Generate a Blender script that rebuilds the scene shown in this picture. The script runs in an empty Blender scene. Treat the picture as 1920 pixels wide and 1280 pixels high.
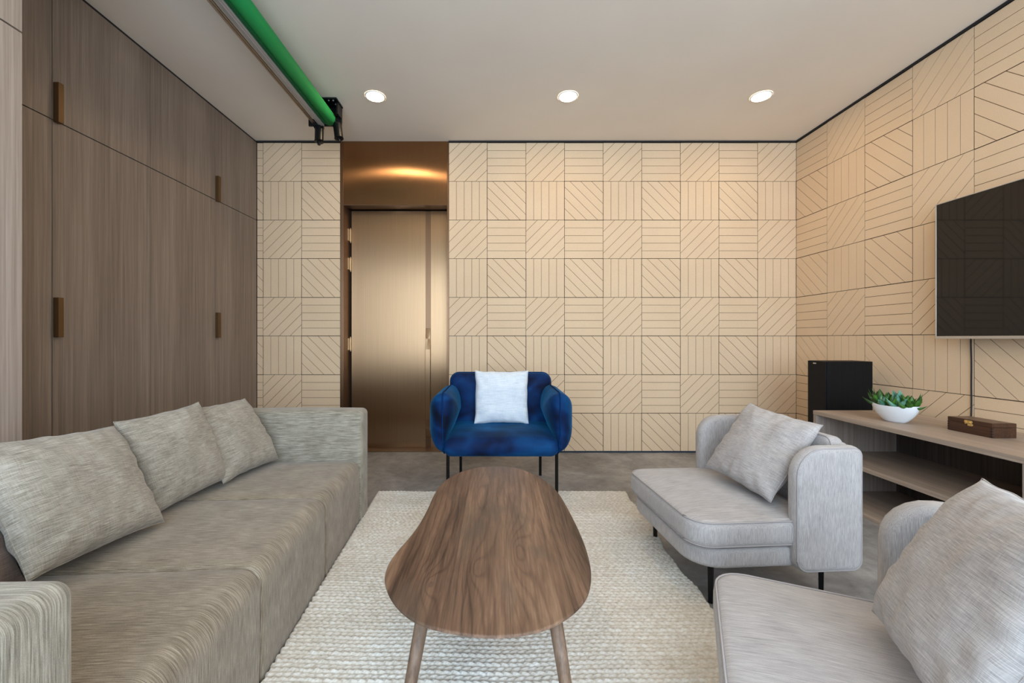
import bpy, math, random
import numpy as np
from mathutils import Vector, Matrix, noise

# ------------------------------------------------------------------ camera, world, exposure
F, D, H = 777.0, 3.755, 1.03          # focal length (px of 1920), distance to back wall, eye height
CX, CY = 932.0, 635.0                 # vanishing point
XL, XR, ZC, YB = -2.175, 2.711, 2.82, -1.30   # left / right wall, ceiling, rear (window) wall
sc = bpy.context.scene
col = sc.collection
cam_d = bpy.data.cameras.new('camera'); cam = bpy.data.objects.new('camera', cam_d); col.objects.link(cam)
cam.location = (0, 0, H); cam.rotation_euler = (math.pi/2, 0, 0)
cam_d.sensor_width = 36; cam_d.lens = 36*F/1920
cam_d.shift_x = (960-CX)/1920; cam_d.shift_y = -(640-CY)/1920
cam_d.clip_start = 0.02
sc.camera = cam
w = bpy.data.worlds.new('world'); sc.world = w; w.use_nodes = True
bg = w.node_tree.nodes['Background']; bg.inputs[0].default_value = (0.66, 0.83, 1.0, 1); bg.inputs[1].default_value = 5.4
sc.view_settings.view_transform = 'Standard'; sc.view_settings.look = 'None'
sc.view_settings.gamma = 1; sc.view_settings.exposure = 0.75; sc.view_settings.use_curve_mapping = False
LAMP = 64.0                            # emission strength of the downlight discs
pl = bpy.data.lights.new('window_portal', 'AREA'); pl.shape = 'RECTANGLE'; pl.size = 4.0; pl.size_y = 2.5
pl.cycles.is_portal = True
plo = bpy.data.objects.new('window_portal', pl); col.objects.link(plo); plo.location = (0.5, YB-0.03, 1.42)
plo.rotation_euler = (math.pi/2, 0, 0)

R = random.Random(7)
# ------------------------------------------------------------------ mesh helpers
class G:
    def __init__(s): s.v = []; s.f = []; s.m = []
    def add(s, vs, fs, mi=0):
        o = len(s.v); s.v += [tuple(p) for p in vs]; s.f += [tuple(i+o for i in f) for f in fs]; s.m += [mi]*len(fs); return s
    def box(s, x0, x1, y0, y1, z0, z1, mi=0, M=None):
        vs = [Vector((x, y, z)) for z in (z0, z1) for y in (y0, y1) for x in (x0, x1)]
        if M: vs = [M @ v for v in vs]
        return s.add(vs, [(0,2,3,1),(4,5,7,6),(0,1,5,4),(2,6,7,3),(0,4,6,2),(1,3,7,5)], mi)
    def tube(s, pts, r, n=16, mi=0, caps=True):
        pts = [Vector(p) for p in pts]
        if not isinstance(r, (list, tuple)): r = [r]*len(pts)
        rings = []; up = None
        for i, p in enumerate(pts):
            t = (pts[min(i+1, len(pts)-1)]-pts[max(i-1, 0)]).normalized()
            if up is None: up = Vector((0,0,1)) if abs(t.z) < .9 else Vector((1,0,0))
            a = t.cross(up).normalized(); up = a.cross(t).normalized()
            rings.append([p+r[i]*(math.cos(2*math.pi*k/n)*a+math.sin(2*math.pi*k/n)*up) for k in range(n)])
        vs = [q for rg in rings for q in rg]; fs = []
        for i in range(len(pts)-1):
            for k in range(n):
                fs.append((i*n+k, i*n+(k+1)%n, (i+1)*n+(k+1)%n, (i+1)*n+k))
        if caps: fs += [tuple(range(n-1, -1, -1)), tuple((len(pts)-1)*n+k for k in range(n))]
        return s.add(vs, fs, mi)
    def prism(s, poly, t0, t1, fn, mi=0):
        n = len(poly)
        vs = [fn(u, v, t0) for u, v in poly]+[fn(u, v, t1) for u, v in poly]
        return s.add(vs, [tuple(range(n)), tuple(range(2*n-1, n-1, -1))]+[(i, i+n, (i+1) % n+n, (i+1) % n) for i in range(n)], mi)
    def slab(s, out, t0, t1, er, fn, k=4, crown=0.0, crown0=0.0, rings=5, mi=0):
        """outline extruded from t0 to t1 with rounded edges of radius er, optional puffed faces"""
        n = len(out); nr = []
        for i in range(n):
            a = Vector(out[i-1]); b = Vector(out[(i+1) % n]); d = (b-a); d.normalize(); nr.append(Vector((d.y, -d.x)))
        area = sum(out[i][0]*out[(i+1) % n][1]-out[(i+1) % n][0]*out[i][1] for i in range(n))
        if area < 0: nr = [-q for q in nr]
        cx = sum(p[0] for p in out)/n; cy = sum(p[1] for p in out)/n
        L = []                                         # list of rings: (inset pts, t)
        def ring(ins): return [(out[i][0]-nr[i].x*ins, out[i][1]-nr[i].y*ins) for i in range(n)]
        base = ring(er)
        def shrink(q): return [(cx+(p[0]-cx)*q, cy+(p[1]-cy)*q) for p in base]
        for j in range(rings):
            q = (j+.35)/rings
            L.append((shrink(q), t0-crown0*(1-q**2.5)))
        for j in range(k+1):
            a = math.pi/2*j/k; L.append((ring(er*(1-math.sin(a))), t0+er*(1-math.cos(a))))
        for j in range(k+1):
            a = math.pi/2*j/k; L.append((ring(er*(1-math.cos(a))), t1-er*(1-math.sin(a))))
        for j in range(rings-1, -1, -1):
            q = (j+.35)/rings
            L.append((shrink(q), t1+crown*(1-q**2.5)))
        vs = [fn(u, v, t) for rg, t in L for u, v in rg]; fs = []
        for i in range(len(L)-1):
            for j in range(n):
                fs.append((i*n+j, i*n+(j+1) % n, (i+1)*n+(j+1) % n, (i+1)*n+j))
        a = len(vs); vs += [fn(cx, cy, t0-crown0), fn(cx, cy, t1+crown)]; e = (len(L)-1)*n
        for j in range(n): fs += [((j+1) % n, j, a), (e+j, e+(j+1) % n, a+1)]
        return s.add(vs, fs, mi)
    def rbox(s, x0, x1, y0, y1, z0, z1, r, n=8, k=4, fn=None, mi=0):
        """box with rounded edges on a grid fine enough to be pushed about by fn"""
        lo = (x0, y0, z0); hi = (x1, y1, z1); r = min(r, (x1-x0)/2, (y1-y0)/2, (z1-z0)/2)
        def ax(a, b):
            e = [r*(1-math.tan(math.pi/4*(1-j/k))) for j in range(k+1)]
            mid = [a+r+(b-a-2*r)*j/n for j in range(1, n)]
            return [a+q for q in e]+mid+[b-q for q in reversed(e)]
        A = [ax(lo[i], hi[i]) for i in range(3)]
        for d in range(3):
            p, q = (d+1) % 3, (d+2) % 3
            for side in (0, 1):
                vs = []
                for a in A[p]:
                    for b in A[q]:
                        c = [0, 0, 0]; c[d] = hi[d] if side else lo[d]; c[p] = a; c[q] = b
                        inn = [min(max(c[i], lo[i]+r), hi[i]-r) for i in range(3)]
                        dv = Vector([c[i]-inn[i] for i in range(3)])
                        v = Vector(inn)+dv.normalized()*r
                        vs.append(fn(v) if fn else v)
                m = len(A[q]); fs = []
                for i in range(len(A[p])-1):
                    for j in range(m-1):
                        f = (i*m+j, (i+1)*m+j, (i+1)*m+j+1, i*m+j+1)
                        fs.append(f if side else f[::-1])
                s.add(vs, fs, mi)
        return s

def build(name, g, mats, parent=None, smooth=False, bevel=0, weld=False, M=None, sub=0):
    me = bpy.data.meshes.new(name); me.from_pydata(g.v, [], g.f)
    if not isinstance(mats, (list, tuple)): mats = [mats]
    for m in mats: me.materials.append(m)
    if len(mats) > 1: me.polygons.foreach_set('material_index', g.m)
    me.update()
    if weld or smooth:
        import bmesh
        bm = bmesh.new(); bm.from_mesh(me); bmesh.ops.remove_doubles(bm, verts=bm.verts, dist=1e-5)
        bmesh.ops.recalc_face_normals(bm, faces=bm.faces); bm.to_mesh(me); bm.free()
    if smooth: me.polygons.foreach_set('use_smooth', [True]*len(me.polygons))
    o = bpy.data.objects.new(name, me); col.objects.link(o)
    if parent: o.parent = parent
    if M is not None: o.matrix_local = M
    if sub:
        md = o.modifiers.new('sub', 'SUBSURF'); md.levels = md.render_levels = sub
    if bevel:
        md = o.modifiers.new('bevel', 'BEVEL'); md.width = bevel; md.segments = 2; md.limit_method = 'ANGLE'
        md.harden_normals = False
    return o
def tag(o, label=None, cat=None, group=None, kind=None):
    if label: o['label'] = label
    if cat: o['category'] = cat
    if group: o['group'] = group
    if kind: o['kind'] = kind
    return o
def empty(name, loc, rz=0, label=None, cat=None, group=None, kind=None):
    o = bpy.data.objects.new(name, None); col.objects.link(o); o.location = loc; o.rotation_euler = (0, 0, rz)
    o.empty_display_size = .1
    return tag(o, label, cat, group, kind)
def copy_tree(o, parent=None):
    c = o.copy(); col.objects.link(c); c.parent = parent
    for ch in [x for x in bpy.data.objects if x.parent == o]: copy_tree(ch, c)
    return c
def rrect(x0, x1, y0, y1, r, n=6):
    """rounded rectangle outline, r a number or four radii (x0y0, x1y0, x1y1, x0y1); straights subdivided"""
    if not isinstance(r, (list, tuple)): r = [r]*4
    C = [(x0+r[0], y0+r[0], math.pi), (x1-r[1], y0+r[1], 1.5*math.pi), (x1-r[2], y1-r[2], 0), (x0+r[3], y1-r[3], .5*math.pi)]
    pts = []
    for i, (cx, cy, a0) in enumerate(C):
        for j in range(n+1):
            a = a0+math.pi/2*j/n; pts.append((cx+r[i]*math.cos(a), cy+r[i]*math.sin(a)))
    out = []
    for i, p in enumerate(pts):
        q = pts[(i+1) % len(pts)]; d = math.dist(p, q)
        if d < 1e-5: continue
        m = max(1, int(d/.06))
        for j in range(m): out.append((p[0]+(q[0]-p[0])*j/m, p[1]+(q[1]-p[1])*j/m))
    return out

# ------------------------------------------------------------------ material helpers
def srgb(r, g, b):
    f = lambda c: (c/255/12.92) if c/255 <= .04045 else ((c/255+.055)/1.055)**2.4
    return (f(r), f(g), f(b), 1)
class Mt:
    def __init__(s, name):
        s.m = bpy.data.materials.new(name); s.m.use_nodes = True; s.t = s.m.node_tree; s.n = s.t.nodes
        s.b = s.n['Principled BSDF']; s._tc = None
    def N(s, typ, **kw):
        n = s.n.new(typ)
        for k, v in kw.items():
            if k.startswith('i_'): n.inputs[int(k[2:])].default_value = v
            else: setattr(n, k, v)
        return n
    def L(s, a, b): s.t.links.new(a, b)
    def tc(s, k='Object'):
        if s._tc is None: s._tc = s.N('ShaderNodeTexCoord')
        return s._tc.outputs[k]
    def math(s, op, a, b=None, c=None):
        n = s.N('ShaderNodeMath', operation=op)
        for i, x in enumerate((a, b, c)):
            if x is None: continue
            if isinstance(x, (int, float)): n.inputs[i].default_value = x
            else: s.L(x, n.inputs[i])
        return n.outputs[0]
    def scale(s, vec, sc3, loc=(0, 0, 0)):
        n = s.N('ShaderNodeMapping'); n.inputs['Scale'].default_value = sc3; n.inputs['Location'].default_value = loc
        s.L(vec, n.inputs[0]); return n.outputs[0]
    def noise(s, vec, scale=1, detail=4, rough=.5, dist=0):
        n = s.N('ShaderNodeTexNoise'); n.inputs['Scale'].default_value = scale; n.inputs['Detail'].default_value = detail
        n.inputs['Roughness'].default_value = rough; n.inputs['Distortion'].default_value = dist
        s.L(vec, n.inputs['Vector']); return n.outputs[0]
    def ramp(s, fac, stops):
        n = s.N('ShaderNodeValToRGB'); e = n.color_ramp.elements
        while len(e) < len(stops): e.new(.5)
        for x, (p, c) in zip(e, stops): x.position = p; x.color = c
        s.L(fac, n.inputs[0]); return n.outputs[0]
    def mix(s, fac, a, b, mode='MIX'):
        n = s.N('ShaderNodeMix', data_type='RGBA', blend_type=mode)
        for i, x in ((0, fac), (6, a), (7, b)):
            if isinstance(x, (int, float)): n.inputs[i].default_value = x
            elif isinstance(x, tuple): n.inputs[i].default_value = x
            else: s.L(x, n.inputs[i])
        return n.outputs[2]
    def bump(s, h, strength=.3, dist=.001):
        n = s.N('ShaderNodeBump'); n.inputs['Strength'].default_value = strength; n.inputs['Distance'].default_value = dist
        s.L(h, n.inputs['Height']); s.L(n.outputs[0], s.b.inputs['Normal']); return s
    def set(s, **kw):
        for k, v in kw.items():
            k = k.replace('_', ' ')
            if hasattr(v, 'is_linked'): s.L(v, s.b.inputs[k])
            else: s.b.inputs[k].default_value = v
        return s
def plain(name, c, rough=.5, metal=0, **kw):
    m = Mt(name); m.set(Base_Color=c, Roughness=rough, Metallic=metal, **kw); return m.m
def linen(name, dark, mid, light, kind='box', fine=420, soft=12, rough=.95, contrast=1.0):
    """woven linen with long irregular slubs.  kind 'x': threads run over the seat and down the front;
    'box': horizontal slubs on faces looking along Y, vertical on faces looking along X; 'cross': both ways"""
    m = Mt(name); o = m.tc()
    if kind == 'cross':
        a = m.noise(m.scale(o, (fine*.04, fine, 30)), 1, 3, .6, .1)
        b = m.noise(m.scale(o, (fine, fine*.05, 30)), 1, 3, .6, .1)
        h = m.math('ADD', m.math('MULTIPLY', a, .76), m.math('MULTIPLY', b, .24))
        big = m.noise(m.scale(o, (soft, soft, soft)), 1, 4, .6)
    else:
        a = m.noise(m.scale(o, (fine*.03, fine, fine*.03)), 1, 3, .6, 0)
        if kind == 'box':
            b = m.noise(m.scale(o, (fine*.03, fine*.03, fine)), 1, 3, .6, .1)
            sx = m.N('ShaderNodeSeparateXYZ'); m.L(m.tc('Normal'), sx.inputs[0])
            ny = m.math('GREATER_THAN', m.math('ABSOLUTE', sx.outputs[1]), .75)
            h = m.math('ADD', m.math('MULTIPLY', b, ny), m.math('MULTIPLY', a, m.math('SUBTRACT', 1, ny)))
        elif kind == 'vert':
            b = m.noise(m.scale(o, (fine, fine, fine*.05)), 1, 3, .6, .1)
            sx = m.N('ShaderNodeSeparateXYZ'); m.L(m.tc('Normal'), sx.inputs[0])
            nz = m.math('GREATER_THAN', m.math('ABSOLUTE', sx.outputs[2]), .75)
            h = m.math('ADD', m.math('MULTIPLY', a, nz), m.math('MULTIPLY', b, m.math('SUBTRACT', 1, nz)))
        else: h = a
        cross = m.noise(o, fine*1.2, 2, .5)
        h = m.math('ADD', m.math('MULTIPLY', h, .8), m.math('MULTIPLY', cross, .2))
        big = m.noise(o, soft, 4, .6)
    f = m.math('ADD', h, m.math('MULTIPLY', m.math('SUBTRACT', big, .5), .25))
    q = .17/contrast
    c = m.ramp(f, [(.5-q, dark), (.5, mid), (.5+q, light)])
    m.set(Base_Color=c, Roughness=rough, Sheen_Weight=.25, Sheen_Roughness=.5)
    m.b.inputs['Specular IOR Level'].default_value = .15
    m.bump(h, .5, .0015); return m.m
def laminate(name, c0, c1, c2, axis='z', rough=.45, spec=.35):
    """veneer with straight grain along one axis"""
    m = Mt(name); o = m.tc()
    s1 = {'z': (70, 70, 1.1), 'y': (90, 1.2, 90), 'x': (1.2, 90, 90)}[axis]; s2 = tuple(q*4.2 for q in s1)
    s3 = {'z': (9, 9, .5), 'y': (9, .6, 9), 'x': (.6, 9, 9)}[axis]
    a = m.noise(m.scale(o, s1), 1, 5, .62, .35); b = m.noise(m.scale(o, s2), 1, 3, .6); d = m.noise(m.scale(o, s3), 1, 2, .5, .3)
    f = m.math('ADD', m.math('MULTIPLY', a, .5), m.math('ADD', m.math('MULTIPLY', b, .22), m.math('MULTIPLY', d, .28)))
    c = m.ramp(f, [(.36, c0), (.5, c1), (.64, c2)])
    m.set(Base_Color=c, Roughness=rough); m.b.inputs['Specular IOR Level'].default_value = spec
    m.bump(f, .12, .001); return m.m

# ------------------------------------------------------------------ materials
def felt():
    m = Mt('felt_panel'); o = m.tc()
    f = m.noise(o, 260, 3, .6); g = m.noise(o, 3.0, 3, .5)
    c = m.ramp(m.math('ADD', m.math('MULTIPLY', f, .7), m.math('MULTIPLY', g, .3)), [(.35, srgb(219, 191, 159)), (.65, srgb(230, 204, 172))])
    m.set(Base_Color=c, Roughness=.95); m.b.inputs['Specular IOR Level'].default_value = .1
    return m.bump(f, .15, .0008).m
FELT = felt(); GROOVE = plain('felt_groove', srgb(118, 86, 62), .95); BACKING = plain('black_backing', srgb(30, 28, 30), .8)
def ceiling_paint():
    m = Mt('ceiling_paint'); n = m.noise(m.tc(), 2.0, 2, .5)
    m.set(Base_Color=m.ramp(n, [(.3, srgb(233, 223, 211)), (.7, srgb(237, 228, 216))]), Roughness=.9); return m.m
CEIL = ceiling_paint()
def concrete():
    m = Mt('concrete_floor'); o = m.tc()
    a = m.noise(o, 2.2, 8, .65, .6); b = m.noise(o, 14, 6, .7, .4)
    c = m.ramp(m.math('ADD', m.math('MULTIPLY', a, .65), m.math('MULTIPLY', b, .35)), [(.36, srgb(110, 108, 108)), (.5, srgb(141, 139, 138)), (.64, srgb(170, 168, 167))])
    m.set(Base_Color=c, Roughness=m.math('ADD', m.math('MULTIPLY', a, .25), .35)); m.b.inputs['Specular IOR Level'].default_value = .4
    return m.bump(b, .08, .001).m
FLOOR = concrete()
WOODL = laminate('ash_brown_laminate', srgb(110, 96, 84), srgb(131, 116, 104), srgb(150, 135, 122), 'z')
WOODP = laminate('pale_laminate', srgb(132, 117, 106), srgb(154, 139, 128), srgb(174, 160, 149), 'z')  # brown laminate brightened: window light on the tall cabinet put into the colour
WOODC = laminate('console_laminate', srgb(146, 128, 114), srgb(168, 150, 135), srgb(186, 169, 154), 'y', .45)
WOODD = laminate('console_dark_laminate', srgb(62, 54, 50), srgb(80, 71, 66), srgb(98, 88, 82), 'z', .5)
BLACK = plain('black_metal', srgb(10, 11, 13), .35, 0, Specular_IOR_Level=.3)
BLACKM = plain('matt_black', srgb(18, 18, 20), .7)
NAVY = plain('dark_blue_skirting', srgb(30, 45, 62), .6)
BRASS = plain('brass', srgb(232, 200, 130), .35, .8)
HINGE = plain('hinge_metal', srgb(190, 160, 122), .4, .8)
BRONZEP = plain('bronze_pull', srgb(104, 78, 48), .42, .6)
STEEL = plain('brushed_aluminium', srgb(170, 165, 162), .5, .3)
TANROD = plain('tan_chain', srgb(176, 160, 144), .5, .2)
def bronze(name, c, rough, rot=0.0, aniso=.75):
    m = Mt(name); o = m.tc()
    br = m.noise(m.scale(o, (260, 260, 1.6)), 1, 4, .65)
    c2 = tuple(q*.86 for q in c[:3])+(1,)
    m.set(Base_Color=m.ramp(br, [(.3, c2), (.7, c)]), Metallic=1.0, Roughness=rough, Anisotropic=aniso, Anisotropic_Rotation=rot)
    tg = m.N('ShaderNodeTangent', direction_type='RADIAL', axis='Z'); m.L(tg.outputs[0], m.b.inputs['Tangent'])
    return m.bump(br, .06, .0006).m
BRONZE = bronze('brushed_bronze', srgb(174, 141, 108), .34, 0.0, .88)
BRONZED = bronze('dark_brushed_bronze', srgb(160, 122, 88), .27, 0.0, 1.0)
BRONZEJ = bronze('bronze_jamb', srgb(134, 104, 80), .4)
SOFA = linen('sofa_linen', srgb(98, 86, 71), srgb(137, 124, 106), srgb(175, 162, 143), 'x', 560, 10, contrast=1.0)
SOFAARM = linen('sofa_arm_linen', srgb(106, 99, 87), srgb(147, 139, 124), srgb(184, 177, 163), 'box', 560, 10)
CUSH = linen('cushion_linen', srgb(112, 104, 92), srgb(151, 143, 130), srgb(184, 176, 164), 'cross', 640, 9)
BROWNC = linen('brown_linen', srgb(86, 68, 58), srgb(112, 92, 81), srgb(136, 116, 104), 'cross', 640, 9)
GREYC = linen('grey_chair_linen', srgb(138, 132, 131), srgb(172, 166, 164), srgb(202, 197, 195), 'vert', 700, 10, contrast=.72)
GREYP = linen('grey_pillow_linen', srgb(134, 127, 125), srgb(170, 163, 160), srgb(202, 196, 192), 'cross', 720, 10, contrast=.85)
WHITEP = linen('pale_pillow_linen', srgb(186, 196, 208), srgb(214, 221, 229), srgb(232, 236, 240), 'cross', 420, 14, contrast=.8)
PIPE = plain('grey_piping', srgb(168, 161, 160), .95)
def velvet():
    m = Mt('blue_velvet'); o = m.tc()
    a = m.noise(m.scale(o, (5, 5, 7)), 1, 2, .45, .5); b = m.noise(o, 420, 2, .5)
    c = m.ramp(a, [(.34, srgb(0, 8, 34)), (.44, srgb(0, 26, 66)), (.55, srgb(0, 42, 90)), (.70, srgb(0, 64, 116))])
    m.set(Base_Color=c, Roughness=.75, Sheen_Weight=.38, Sheen_Roughness=.35, Sheen_Tint=(.02, .30, .62, 1))
    m.b.inputs['Specular IOR Level'].default_value = .2
    return m.bump(m.math('ADD', m.math('MULTIPLY', a, 6), b), .25, .002).m
VELVET = velvet(); VPIPE = plain('blue_velvet_piping', srgb(0, 44, 92), .9, Specular_IOR_Level=.1)
def walnut(name='walnut_planks', planks=True):
    m = Mt(name); o = m.tc(); sp = m.N('ShaderNodeSeparateXYZ'); m.L(o, sp.inputs[0]); X, Y = sp.outputs[0], sp.outputs[1]
    wob = m.noise(m.scale(o, (4.5, 1.5, 1)), 1, 4, .55)
    g = m.math('ADD', m.math('MULTIPLY', X, 7.0), m.math('MULTIPLY', wob, .42))
    tone = None
    if planks:
        pf = m.math('DIVIDE', m.math('ADD', X, .262), .145); pid = m.math('FLOOR', pf)
        wn = m.N('ShaderNodeTexWhiteNoise', noise_dimensions='1D'); m.L(m.math('ADD', pid, 5.3), wn.inputs['W']); tone = wn.outputs[0]
        g = m.math('ADD', g, m.math('MULTIPLY', tone, 7.0))
        # knots: the grain bends around them and closes into long ovals, each inside its own plank
        for k, kx, ky, sx, sy, amp in ((2, .060, 1.19, .050, .20, .95), (1, -.055, 1.10, .030, .10, .55), (0, -.168, 1.03, .034, .08, .6), (1, -.07, 1.62, .035, .3, .6), (3, .24, 1.3, .05, .3, .5)):
            dx = m.math('DIVIDE', m.math('SUBTRACT', X, kx), sx); dy = m.math('DIVIDE', m.math('SUBTRACT', Y, ky), sy)
            e = m.math('EXPONENT', m.math('MULTIPLY', m.math('SQRT', m.math('ADD', m.math('ADD', m.math('MULTIPLY', dx, dx), m.math('MULTIPLY', dy, dy)), .02)), -1.15))
            e = m.math('MULTIPLY', e, m.math('COMPARE', pid, float(k), .1))
            g = m.math('ADD', g, m.math('MULTIPLY', e, amp))
    rings = m.math('SINE', m.math('MULTIPLY', g, 42.0))
    fine = m.noise(m.scale(o, (230, 9, 230)), 1, 3, .6, .2)
    mid = m.noise(m.scale(o, (22, 2.2, 22)), 1, 5, .6, .5)
    r01 = m.math('POWER', m.math('MULTIPLY_ADD', rings, .5, .5), 5.0)
    smoke = m.noise(m.scale(o, (9, 3.2, 9)), 1, 3, .5, .4)
    f = m.math('ADD', m.math('MULTIPLY', r01, -.085), m.math('ADD', m.math('MULTIPLY', fine, .35), m.math('MULTIPLY', mid, .65)))
    if planks: f = m.math('ADD', f, m.math('MULTIPLY', m.math('SUBTRACT', tone, .5), .16))
    c = m.ramp(f, [(.28, srgb(58, 42, 34)), (.42, srgb(92, 69, 55)), (.56, srgb(116, 89, 71)), (.74, srgb(150, 120, 96))])
    c = m.mix(m.math('MULTIPLY', m.math('SMOOTH_MIN', m.math('MULTIPLY', m.math('MAXIMUM', m.math('SUBTRACT', smoke, .52), 0.), 5.5), .75, .1), .8), c, srgb(84, 72, 62))
    if planks:
        fr = m.math('FRACT', pf)
        seam = m.math('LESS_THAN', fr, .012)
        c = m.mix(m.math('MULTIPLY', seam, .5), c, srgb(52, 36, 28))
    m.set(Base_Color=c, Roughness=.42); m.b.inputs['Specular IOR Level'].default_value = .35
    return m.bump(f, .08, .001).m
WALNUT = walnut()
WALLEG = laminate('walnut_leg', srgb(92, 72, 58), srgb(122, 98, 80), srgb(146, 120, 100), 'z', .5)
WALBOX = laminate('dark_walnut_box', srgb(46, 28, 20), srgb(72, 46, 33), srgb(94, 63, 46), 'y', .4)
WALLID = laminate('walnut_box_lid', srgb(78, 56, 44), srgb(100, 74, 58), srgb(118, 90, 72), 'y', .35)
def wool():
    m = Mt('cream_wool'); o = m.tc()
    n = m.noise(m.scale(o, (40, 55, 40)), 1, 3, .6); fz = m.noise(o, 500, 3, .6); pt = m.noise(m.scale(o, (2, 5, 2)), 1, 3, .5)
    c = m.ramp(m.math('ADD', m.math('MULTIPLY', n, .6), m.math('MULTIPLY', pt, .4)), [(.36, srgb(198, 188, 173)), (.5, srgb(216, 208, 196)), (.64, srgb(229, 225, 217))])
    m.set(Base_Color=c, Roughness=.95, Sheen_Weight=.3); m.b.inputs['Specular IOR Level'].default_value = .1
    return m.bump(fz, .35, .0012).m
WOOL = wool()
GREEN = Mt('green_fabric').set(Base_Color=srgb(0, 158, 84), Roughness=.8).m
GREEND = Mt('green_fabric_underlap').set(Base_Color=srgb(0, 96, 48), Roughness=.85).m  # darker copy of the green, carries the shadow beside the roll
CERAMIC = plain('white_ceramic', srgb(226, 228, 232), .25)
SOIL = plain('dark_soil', srgb(40, 32, 26), .95)
def leafm(name, a, b):
    m = Mt(name); n = m.noise(m.tc(), 30, 3, .5)
    m.set(Base_Color=m.ramp(n, [(.35, a), (.65, b)]), Roughness=.35); return m.m
LEAF = leafm('green_leaf', srgb(20, 62, 20), srgb(66, 116, 36)); LEAFB = leafm('blue_green_leaf', srgb(60, 120, 96), srgb(120, 172, 150))
SCREEN = plain('tv_screen', srgb(12, 12, 13), .035, 0); SCREEN.node_tree.nodes['Principled BSDF'].inputs['Specular IOR Level'].default_value = .42
SILVER = plain('silver_bezel', srgb(196, 188, 180), .35, .6)
def blackwood():
    m = Mt('black_wood_grain'); n = m.noise(m.scale(m.tc(), (140, 140, 3)), 1, 3, .6)
    m.set(Base_Color=m.ramp(n, [(.35, srgb(10, 10, 11)), (.65, srgb(20, 20, 21))]), Roughness=.6, Specular_IOR_Level=.2); return m.bump(n, .2, .001).m
BLACKW = blackwood()
def emit(name, c, s):
    m = Mt(name); m.set(Base_Color=(1, 1, 1, 1)); m.b.inputs['Emission Color'].default_value = c; m.b.inputs['Emission Strength'].default_value = s; return m.m
LEDM = emit('lamp_diffuser', (1.0, .74, .46, 1), LAMP)
WHITEM = plain('white_trim', srgb(235, 232, 226), .5)
def glass():
    m = Mt('window_glass'); t = m.N('ShaderNodeBsdfTransparent'); gl = m.N('ShaderNodeBsdfGlossy'); gl.inputs['Roughness'].default_value = .02
    mx = m.N('ShaderNodeMixShader'); mx.inputs[0].default_value = .06
    m.L(t.outputs[0], mx.inputs[1]); m.L(gl.outputs[0], mx.inputs[2])
    out = [n for n in m.n if n.type == 'OUTPUT_MATERIAL'][0]; m.L(mx.outputs[0], out.inputs[0]); return m.m
GLASS = glass()
WPAINT = plain('grey_wall_paint', srgb(176, 170, 164), .9)

# ------------------------------------------------------------------ room shell
def struct(name, g, mats, label=None, **kw):
    o = build(name, g, mats, **kw); o['kind'] = 'structure'
    if label: o['label'] = label
    return o
struct('floor', G().box(XL-.2, XR+.2, YB-.1, D+.3, -.06, 0), FLOOR, 'grey polished concrete floor with cloudy mottling')
struct('ceiling', G().box(XL-.2, XR+.2, YB-.1, D+.3, ZC, ZC+.06), CEIL, 'plain greige painted ceiling')
T = .35
def clip(poly, a, b, c):                      # keep a*x+b*y<=c
    out = []
    for i in range(len(poly)):
        p, q = poly[i], poly[(i+1) % len(poly)]; dp = a*p[0]+b*p[1]-c; dq = a*q[0]+b*q[1]-c
        if dp <= 0: out.append(p)
        if dp*dq < 0: t = dp/(dp-dq); out.append((p[0]+(q[0]-p[0])*t, p[1]+(q[1]-p[1])*t))
    return out
def strips(kind, gap):
    """unit tile (u right, v down) cut into planks"""
    s = .7071; e = gap/2
    if kind == '=': n, cuts = (0, 1), [0, .2, .4, .6, .8, 1]
    elif kind == '|': n, cuts = (1, 0), [0, .2, .4, .6, .8, 1]
    elif kind == '/': n, cuts = (s, s), [0]+[s*q for q in (.293, .576, .859, 1.141, 1.424, 1.707)]+[s*2]
    else: n, cuts = (s, -s), [-s]+[s*q for q in (-.707, -.424, -.1414, .1414, .424, .707)]+[s]
    res = []
    for a, b in zip(cuts, cuts[1:]):
        p = [(0, 0), (1, 0), (1, 1), (0, 1)]
        p = clip(p, n[0], n[1], b-e); p = clip(p, -n[0], -n[1], -(a+e))
        if len(p) > 2: res.append(p)
    return res
ST = {k: strips(k, .0034/T) for k in '=|/\\'}
def tiled(g, fn, u0, u1, ncol, first, ztop, umin, umax):
    """columns of tiles starting at u0 (going +u); fn(u,z,t) -> world, t = depth behind face"""
    for c in range(ncol):
        for r in range(8):
            par = (c+first) % 2
            k = ('/' if par == 0 else '=') if r % 2 == 0 else ('|' if par == 0 else '\\')
            x0 = u0+c*T; e = .0019
            def place(poly, t0, t1, mi, jt):
                q = [(x0+e+u*(T-2*e), ztop-r*T-e-v*(T-2*e)) for u, v in poly]
                q = clip(q, -1, 0, -(umin+e)); q = clip(q, 1, 0, umax-e) if q else q
                if len(q) > 2: g.prism(q, t0, t1, lambda a, b, t: fn(a, b, t), mi)
            for poly in ST[k]: place(poly, 0+R.uniform(0, .0004), .0030, 0, 0)
            place([(0, 0), (1, 0), (1, 1), (0, 1)], .0031, .010, 1, 0)
ZT = 2.806
DX0, DX1 = -1.421, -.437                      # bronze door surround
g = G(); fb = lambda u, z, t: (u, D+t, z)
tiled(g, fb, DX0-3*T, DX0, 3, 0+1, ZT, XL, DX0)
tiled(g, fb, XR-9*T, XR, 9, 0, ZT, DX1, XR)
g.box(XL-.1, DX0, D+.010, D+.2, 0, ZC, 2); g.box(DX1, XR+.1, D+.010, D+.2, 0, ZC, 2)
struct('wall_back', g, [FELT, GROOVE, BACKING], 'peach felt back wall cut into square tiles of grooved planks')
g = G(); fr = lambda u, z, t: (XR+t, D-u, z)
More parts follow.
